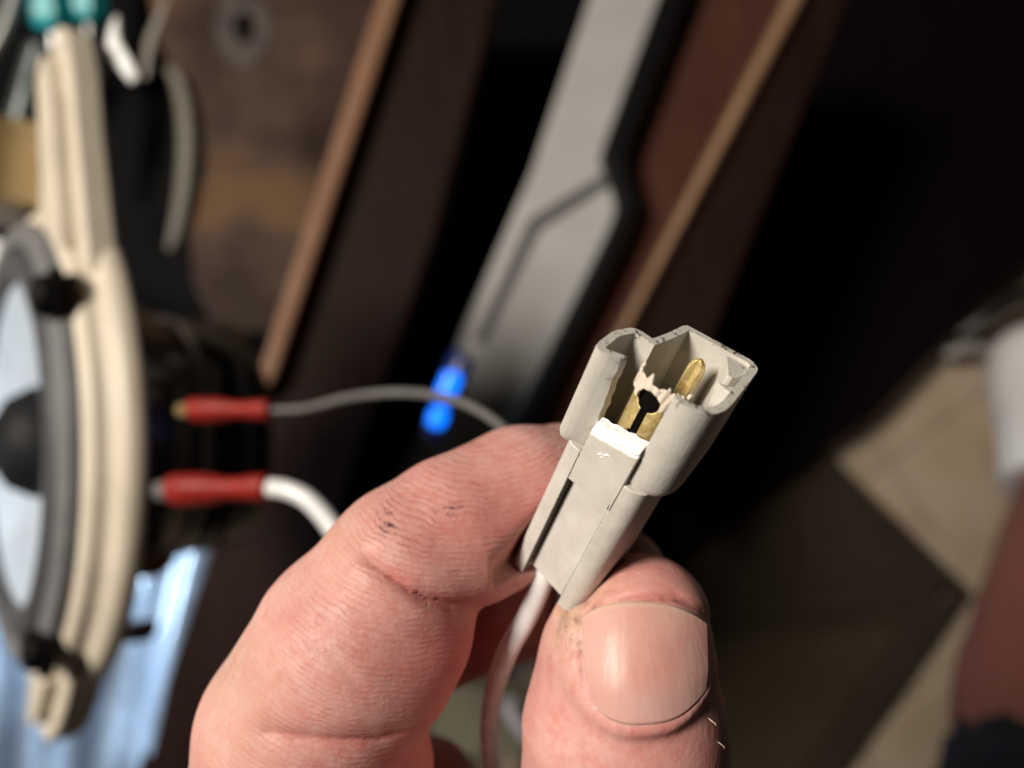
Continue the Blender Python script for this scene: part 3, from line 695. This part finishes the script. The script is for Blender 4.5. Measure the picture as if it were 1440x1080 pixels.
# ================================================================== hand
def N3(px, py, d): return np.array([(px-720)/F*d, (py-540)/F*d, d])
GR = 0.042
lo = np.array([-4.9, 0.0, 6.6]); hi = np.array([4.0, 11.2, 14.4])
dim = np.ceil((hi-lo)/GR).astype(int)+1
gx = (lo[0]+np.arange(dim[0])*GR).astype(np.float32); gy = (lo[1]+np.arange(dim[1])*GR).astype(np.float32); gz = (lo[2]+np.arange(dim[2])*GR).astype(np.float32)
D = np.full(dim, 3.0, np.float32)
def smin(a, b, k):
    h = np.maximum(k-np.abs(a-b), 0)/k
    return np.minimum(a, b)-h*h*k*0.25
def cone_seg(D, a, b, ra, rb, k, pad=0.55):
    mn = np.minimum(a-ra, b-rb)-pad; mx = np.maximum(a+ra, b+rb)+pad
    i0 = np.maximum(((mn-lo)/GR).astype(int), 0); i1 = np.minimum(((mx-lo)/GR).astype(int)+2, dim)
    if np.any(i1 <= i0): return
    sl = tuple(slice(i0[q], i1[q]) for q in range(3))
    X = gx[sl[0]][:, None, None]-np.float32(a[0]); Y = gy[sl[1]][None, :, None]-np.float32(a[1]); Z = gz[sl[2]][None, None, :]-np.float32(a[2])
    d = (b-a).astype(np.float32); L2 = float(d.dot(d))+1e-9
    t = np.clip((X*d[0]+Y*d[1]+Z*d[2])/L2, 0, 1)
    q = np.sqrt((X-t*d[0])**2+(Y-t*d[1])**2+(Z-t*d[2])**2)-(ra+(rb-ra)*t)
    D[sl] = smin(D[sl], q.astype(np.float32), k)
def chain(D, nodes, k=0.07):
    P = [(N3(x, y, d), r*d/F) for x, y, d, r in nodes]
    for (a, ra), (b, rb) in zip(P[:-1], P[1:]): cone_seg(D, a, b, ra, rb, k)
INDEX = [(470, 1560, 10.6, 175), (430, 1330, 10.0, 158), (424, 1120, 9.5, 154), (432, 1030, 9.2, 150), (500, 905, 8.95, 141), (560, 812, 8.85, 116), (575, 792, 8.9, 112), (640, 748, 9.1, 107), (735, 706, 9.55, 107), (800, 692, 9.95, 96), (850, 680, 10.2, 72)]
THUMB = [(800, 1640, 10.6, 190), (885, 1360, 9.6, 168), (880, 1130, 8.95, 150), (878, 1020, 8.65, 142), (884, 930, 8.52, 121), (906, 872, 8.52, 92)]
MID = [(520, 1500, 12.6, 120), (440, 1200, 12.4, 105), (470, 1010, 12.0, 92), (590, 895, 11.9, 84), (710, 850, 11.4, 80), (800, 822, 10.5, 74), (872, 806, 10.0, 64)]
RING = [(600, 1560, 13.2, 110), (500, 1280, 13.4, 92), (520, 1150, 13.3, 80), (600, 1110, 12.9, 70)]
DI = D.copy(); chain(DI, INDEX)
cone_seg(DI, N3(590, 900, 8.75), N3(560, 950, 8.8), 0.58, 0.58, 0.3)       # pad of the middle phalanx
cone_seg(DI, N3(668, 778, 9.1), N3(722, 742, 9.45), 0.55, 0.6, 0.2)        # finger pad
cone_seg(DI, N3(545, 1075, 9.1), N3(480, 1130, 9.2), 0.55, 0.7, 0.25)
DT = D.copy(); chain(DT, THUMB)
cone_seg(DT, N3(862, 888, 8.75), N3(850, 930, 8.8), 0.64, 0.7, 0.25)
# nail folds
def nail_pt(u, v, off=0.0):
    y = (846+28*abs(u)**2.6 + 5*u)*(1-v) + (1019-46*abs(u)**2.8 - 6*u)*v
    x = 908+ (91 - 6*max(0, v-.55)**2*4 + 0*v)*u + 3*(v-.5)
    base = 7.745 + 0.0*y
    q = (y-872.0)/100
    base = 7.752 - 0.372*q + 0.1075*q*q               # long profile of the nail
    Rn = 0.90
    Xm = (908-720)/F*7.7; X = (x-720)/F*7.7
    zz = base + (Rn-math.sqrt(Rn**2-min(.8, abs(X-Xm))**2)) + off - 0.022 + 0.06*max(0, v-.72)
    X = (x-720)/F*zz
    return np.array([X, (y-540)/F*zz, zz])
foldk = []
foldk.append([(nail_pt(-1.09, v), .080) for v in np.linspace(.15, 1.0, 7)])
foldk.append([(nail_pt(u, 1.05), .075 if u < .4 else .075-.055*(u-.4)) for u in np.linspace(-1.03, 1.0, 12)])
DF = D.copy()
for fk in foldk:
    for (a, ra), (b, rb) in zip(fk[:-1], fk[1:]): cone_seg(DF, a+np.array([0, 0, .07]), b+np.array([0, 0, .07]), ra, rb, 0.01)
DT = smin(DT, DF, 0.16)
# bed under the nail plate
i0 = ((np.array([0.55, 2.0, 7.0])-lo)/GR).astype(int); i1 = ((np.array([2.4, 4.2, 8.6])-lo)/GR).astype(int)
for i in range(i0[0], i1[0]):
    for j in range(i0[1], i1[1]):
        col = DT[i, j, i0[2]:i1[2]]
        if col.min() > 0: continue
        k0 = int(np.argmax(col < 0)); z = gz[i0[2]+k0]
        x = gx[i]/z*F+720; y = gy[j]/z*F+540
        u = (x-908)/91
        if abs(u) > 0.99: continue
        yt = 846+28*abs(u)**2.6+5*u; yb = 1019-46*abs(u)**2.8-6*u; v = (y-yt)/(yb-yt)
        if v < -0.01 or v > 1.0: continue
        zn = nail_pt(u, min(1, max(0, v)), 0.006)[2]
        DT[i, j, i0[2]:i1[2]] = np.maximum(col, zn - gz[i0[2]:i1[2]])
DM = D.copy(); chain(DM, MID); chain(DM, RING)
D = smin(np.minimum(DI, 3), DM, 0.06); D = smin(D, DT, 0.12)
PALM = [(470, 1560, 10.9, 190), (640, 1640, 11.4, 200), (800, 1640, 10.9, 200)]
chain(D, PALM, 0.6)
# press the connector into the flesh (rear body and shroud boxes)
def carve(D, w0, w1, t0, t1, l0, l1):
    cs = [Oc+Wc*a+Tc*b+Lc*c for a in (w0, w1) for b in (t0, t1) for c in (l0, l1)]
    mn = np.min(cs, 0)-.3; mx = np.max(cs, 0)+.3
    i0 = np.maximum(((mn-lo)/GR).astype(int), 0); i1 = np.minimum(((mx-lo)/GR).astype(int)+2, dim)
    sl = tuple(slice(i0[q], i1[q]) for q in range(3))
    X = gx[sl[0]][:, None, None]-Oc[0]; Y = gy[sl[1]][None, :, None]-Oc[1]; Z = gz[sl[2]][None, None, :]-Oc[2]
    w = X*Wc[0]+Y*Wc[1]+Z*Wc[2]; t = X*Tc[0]+Y*Tc[1]+Z*Tc[2]; l = X*Lc[0]+Y*Lc[1]+Z*Lc[2]
    q = np.maximum(np.maximum(np.abs(w-(w0+w1)/2)-(w1-w0)/2, np.abs(t-(t0+t1)/2)-(t1-t0)/2), np.abs(l-(l0+l1)/2)-(l1-l0)/2)
    D[sl] = -smin(-D[sl], q, 0.10)
carve(D, .085, 1.0, -.40, .3, -3.13, -1.1); carve(D, .10, 1.08, .02, .74, -3.1, -1.0); carve(D, -.03, 1.2, .03, .66, -1.16, 0.0); carve(D, .28, 1.12, .6, 1.36, -1.16, 0.0)

def surface_nets(D):
    s = D < 0
    c = [s[i:s.shape[0]-1+i, j:s.shape[1]-1+j, k:s.shape[2]-1+k] for i in (0, 1) for j in (0, 1) for k in (0, 1)]
    tot = sum(x.astype(np.int8) for x in c); act = (tot > 0) & (tot < 8)
    idx = np.full(act.shape, -1, np.int64); ii = np.argwhere(act); idx[act] = np.arange(len(ii))
    acc = np.zeros((len(ii), 3)); cnt = np.zeros(len(ii))
    offs = [(i, j, k) for i in (0, 1) for j in (0, 1) for k in (0, 1)]
    vals = [D[ii[:, 0]+o[0], ii[:, 1]+o[1], ii[:, 2]+o[2]] for o in offs]
    for a in range(8):
        for b in range(a+1, 8):
            if sum(abs(offs[a][q]-offs[b][q]) for q in range(3)) != 1: continue
            va, vb = vals[a], vals[b]; m = (va < 0) != (vb < 0)
            t = np.where(m, va/np.where(m, va-vb, 1), 0)
            oa, ob_ = np.array(offs[a]), np.array(offs[b])
            acc[m] += oa + t[m, None]*(ob_-oa); cnt[m] += 1
    P = lo+(ii+acc/cnt[:, None])*GR
    quads = []
    for ax in range(3):
        b_, c_ = (ax+1) % 3, (ax+2) % 3
        sa = [slice(None)]*3; sb = [slice(None)]*3; sa[ax] = slice(0, -1); sb[ax] = slice(1, None)
        df = s[tuple(sa)] != s[tuple(sb)]; e = np.argwhere(df)
        ok = (e[:, b_] > 0) & (e[:, c_] > 0) & (e[:, b_] < D.shape[b_]-1) & (e[:, c_] < D.shape[c_]-1); e = e[ok]
        def g(db, dc):
            q = e.copy(); q[:, b_] += db; q[:, c_] += dc; return idx[q[:, 0], q[:, 1], q[:, 2]]
        q = np.stack([g(-1, -1), g(0, -1), g(0, 0), g(-1, 0)], 1)
        inside = s[e[:, 0], e[:, 1], e[:, 2]]
        q[~inside] = q[~inside][:, ::-1]
        quads.append(q)
    return P, np.concatenate(quads)
P, Q = surface_nets(D)
E = np.unique(np.sort(np.concatenate([Q[:, [0, 1]], Q[:, [1, 2]], Q[:, [2, 3]], Q[:, [3, 0]]]), 1), axis=0)
deg = np.bincount(E.ravel(), minlength=len(P)).astype(float)[:, None]
def lap(P):
    s = np.zeros_like(P)
    for q in range(P.shape[1]):
        s[:, q] = np.bincount(E[:, 0], P[E[:, 1], q], len(P))+np.bincount(E[:, 1], P[E[:, 0], q], len(P))
    return s/deg-P
for it in range(6): P = P+0.55*lap(P); P = P-0.53*lap(P)
def vnorm(P):
    n = np.cross(P[Q[:, 2]]-P[Q[:, 0]], P[Q[:, 3]]-P[Q[:, 1]]); vn = np.zeros_like(P)
    for k in range(4):
        for q in range(3): vn[:, q] += np.bincount(Q[:, k], n[:, q], len(P))
    return vn/np.maximum(np.linalg.norm(vn, axis=1), 1e-9)[:, None]
VN = vnorm(P)
if np.mean(VN[:, 2][P[:, 2] < 8.2]) > 0: Q = Q[:, ::-1].copy(); VN = -VN
pix = np.stack([P[:, 0]/P[:, 2]*F+720, P[:, 1]/P[:, 2]*F+540], 1)   # where each vertex lies (for placing creases)
def seg_dist(p, pts):
    d = np.full(len(p), 1e9); s = np.zeros(len(p)); tot = 0; n = len(pts)-1
    for i in range(n):
        a, b = np.array(pts[i], float), np.array(pts[i+1], float); ab = b-a
        t = np.clip(((p-a)@ab)/(ab@ab), 0, 1); q = np.linalg.norm(p-a-t[:, None]*ab, axis=1)
        m = q < d; d[m] = q[m]; s[m] = (i+t[m])/n
    return d, s
front = (VN[:, 2] < 0.25).astype(float)
near = P[:, 2] < 10.6
red = np.zeros(len(P)); dirt = np.zeros(len(P)); disp = np.zeros(len(P)); pale = np.zeros(len(P))
def crease(pts, depth, width, rd, m=None):
    d, s = seg_dist(pix, pts); env = np.sin(np.pi*np.clip(s*0.86+0.12, 0, 1))**0.5
    k = np.exp(-(d/width)**2)*env*front*near
    global disp, red
    disp -= depth*k; red = np.maximum(red, rd*np.exp(-(d/(width*1.35))**2)*env*front*near)
C1 = [(512, 782), (540, 803), (575, 830), (605, 845), (640, 852), (668, 852)]; C2 = [(372, 1030), (420, 1040), (480, 1046), (535, 1044), (580, 1030)]
crease(C1, 0.055, 17, 0.30); crease(C1, 0.05, 4.5, 0.62); crease([(p[0]+6, p[1]+9) for p in C1[1:5]], 0.012, 3, 0.2)
crease(C2, 0.05, 18, 0.28); crease(C2, 0.04, 4.5, 0.55)
crease([(596, 838), (640, 858), (690, 852)], 0.05, 13, 0.55)
crease([(812, 868), (850, 851), (890, 843), (950, 838), (990, 858), (1002, 880)], 0.05, 6, 0.45)
for (a, b) in (((430, 905), (520, 985)), ((450, 840), (560, 900)), ((600, 690), (700, 668)), ((770, 930), (760, 1010))):
    crease([a, ((a[0]+b[0])/2+6, (a[1]+b[1])/2-4), b], 0.012, 5, 0.12)
# broad skin colouring: pinker pads, paler pressed flesh, redness painted where shade falls
def blob(x, y, rx, ry): return np.exp(-(((pix[:, 0]-x)/rx)**2+((pix[:, 1]-y)/ry)**2))*front*near
red = np.maximum(red, 0.30*blob(700, 730, 95, 70)); red = np.maximum(red, 0.5*blob(635, 930, 75, 95)); red = np.maximum(red, 0.22*blob(560, 1070, 90, 40))  # strongest blob paints the finger's dark lower side
red = np.maximum(red, 0.22*blob(940, 812, 70, 40)); red = np.maximum(red, 0.25*blob(1010, 960, 28, 120)); red = np.maximum(red, 0.18*blob(960, 1050, 60, 40))
red = np.maximum(red, 0.5*(P[:, 2] > 10.4))  # redness painted in for the shadow between finger and thumb
pale = 0.75*blob(800, 862, 26, 55)+0.5*blob(840, 822, 36, 26)+0.35*blob(330, 960, 60, 130)+0.2*blob(480, 760, 60, 70)
for (x, y, rx, ry, k) in ((543, 733, 12, 24, 1.9), (632, 716, 24, 11, 1.1), (575, 765, 40, 26, .55), (600, 700, 60, 30, .25), (820, 830, 34, 40, .75), (800, 880, 22, 40, .8), (860, 800, 40, 16, .6), (905, 800, 60, 14, .35),
                          (475, 715, 30, 26, .35), (325, 935, 26, 40, .45), (760, 605, 30, 12, .6), (935, 843, 50, 7, .9), (840, 858, 30, 8, .9)):
    dirt = np.maximum(dirt, k*blob(x, y, rx, ry))
P = P+VN*disp[:, None]
# knuckle wrinkles on the outline at lower left
pc = N3(680, 441, 8.3)
ph_i = np.hypot(P[:, 0]-pc[0], P[:, 1]-pc[1])
tc = N3(905, 985, 8.0); ph_t = np.hypot((P[:, 0]-tc[0])*1.0, (P[:, 1]-tc[1])*0.75)*0.8
isthumb = pix[:, 0] > 728 + 0*pix[:, 1]
isthumb &= (P[:, 2] < 10) & (pix[:, 1] > 770)
phase = np.where(isthumb, ph_t, ph_i)
ridge = np.where(isthumb, 0.28, 0.8)*np.ones(len(P))
ridge *= np.clip(1-0.8*blob(330, 900, 60, 170)/1.0, .1, 1)
ridge = np.where((pix[:, 1] < 770) & (P[:, 2] < 10.4), ridge*1.15, ridge)
ridge *= np.clip(1.25+1.3*np.minimum(VN[:, 0], 0)-0.0, 0.12, 1)
Pw = np.stack([P[:, 0], -P[:, 1], CAMZ-P[:, 2]], 1)
org = Vector((0.0, -10.5, CAMZ-11.0))
me = bpy.data.meshes.new('hand'); Pl = (Pw-np.array(org)).astype(np.float32)
me.vertices.add(len(Pl)); me.vertices.foreach_set('co', Pl.ravel())
me.loops.add(Q.size); me.loops.foreach_set('vertex_index', Q.ravel().astype(np.int32))
me.polygons.add(len(Q)); me.polygons.foreach_set('loop_start', np.arange(0, Q.size, 4, dtype=np.int32))
me.update(calc_edges=True); me.validate()
for nm, arr in (('red', red), ('dirt', dirt), ('phase', phase), ('ridge', ridge), ('pale', np.clip(pale, 0, .8))):
    at_ = me.attributes.new(nm, 'FLOAT', 'POINT'); at_.data.foreach_set('value', arr.astype(np.float32))
hand = finish('hand', me, SKIN, None, True, 180); hand.location = org
tag(hand, 'bare hand pinching the broken grey plug between finger and thumb', 'hand')
# thumb nail: curved plate with thickness
nu, nv = 44, 36; V, Fc, ea, la = [], [], [], []
for i in range(nu+1):
    for j in range(nv+1):
        u = -1+2*i/nu; v = j/nv
        p = nail_pt(u, v, 0.0)
        q = cm(*p) - org; V.append(q)
        ea.append(max(0, 1-v/0.06)*.8+max(0, abs(u)-.93)*3); la.append(0.5*math.exp(-((v-.86)/.16)**2-((u-.1)/.7)**2))
for i in range(nu):
    for j in range(nv):
        k = i*(nv+1)+j; Fc.append((k, k+1, k+nv+2, k+nv+1))
nl = mesh_obj('nail', V, Fc, NAIL, hand, True, 180)
for nm, arr in (('edge', ea), ('lunula', la)):
    a_ = nl.data.attributes.new(nm, 'FLOAT', 'POINT'); a_.data.foreach_set('value', np.clip(arr, 0, 1).astype(np.float32))
s_ = nl.modifiers.new('thickness', 'SOLIDIFY'); s_.thickness = 0.045; s_.offset = -1
# loose flecks of skin by the nail corner
for (px, py, d, r) in ((1001, 1014, 7.78, .013), (1013, 1046, 7.9, .010)):
    p = at(px, py, d)-org
    tube('hangnail', [p+Vector((-.04, .03, -.01)), p+Vector((-.01, .012, .012)), p+Vector((.03, -.018, .02)), p+Vector((.04, -.05, .0))], [.004, r, r*.8, .003], simple('dry_skin', (0.62, 0.45, 0.38), 0.5), hand, n=8, smooth=False, flat=.5)
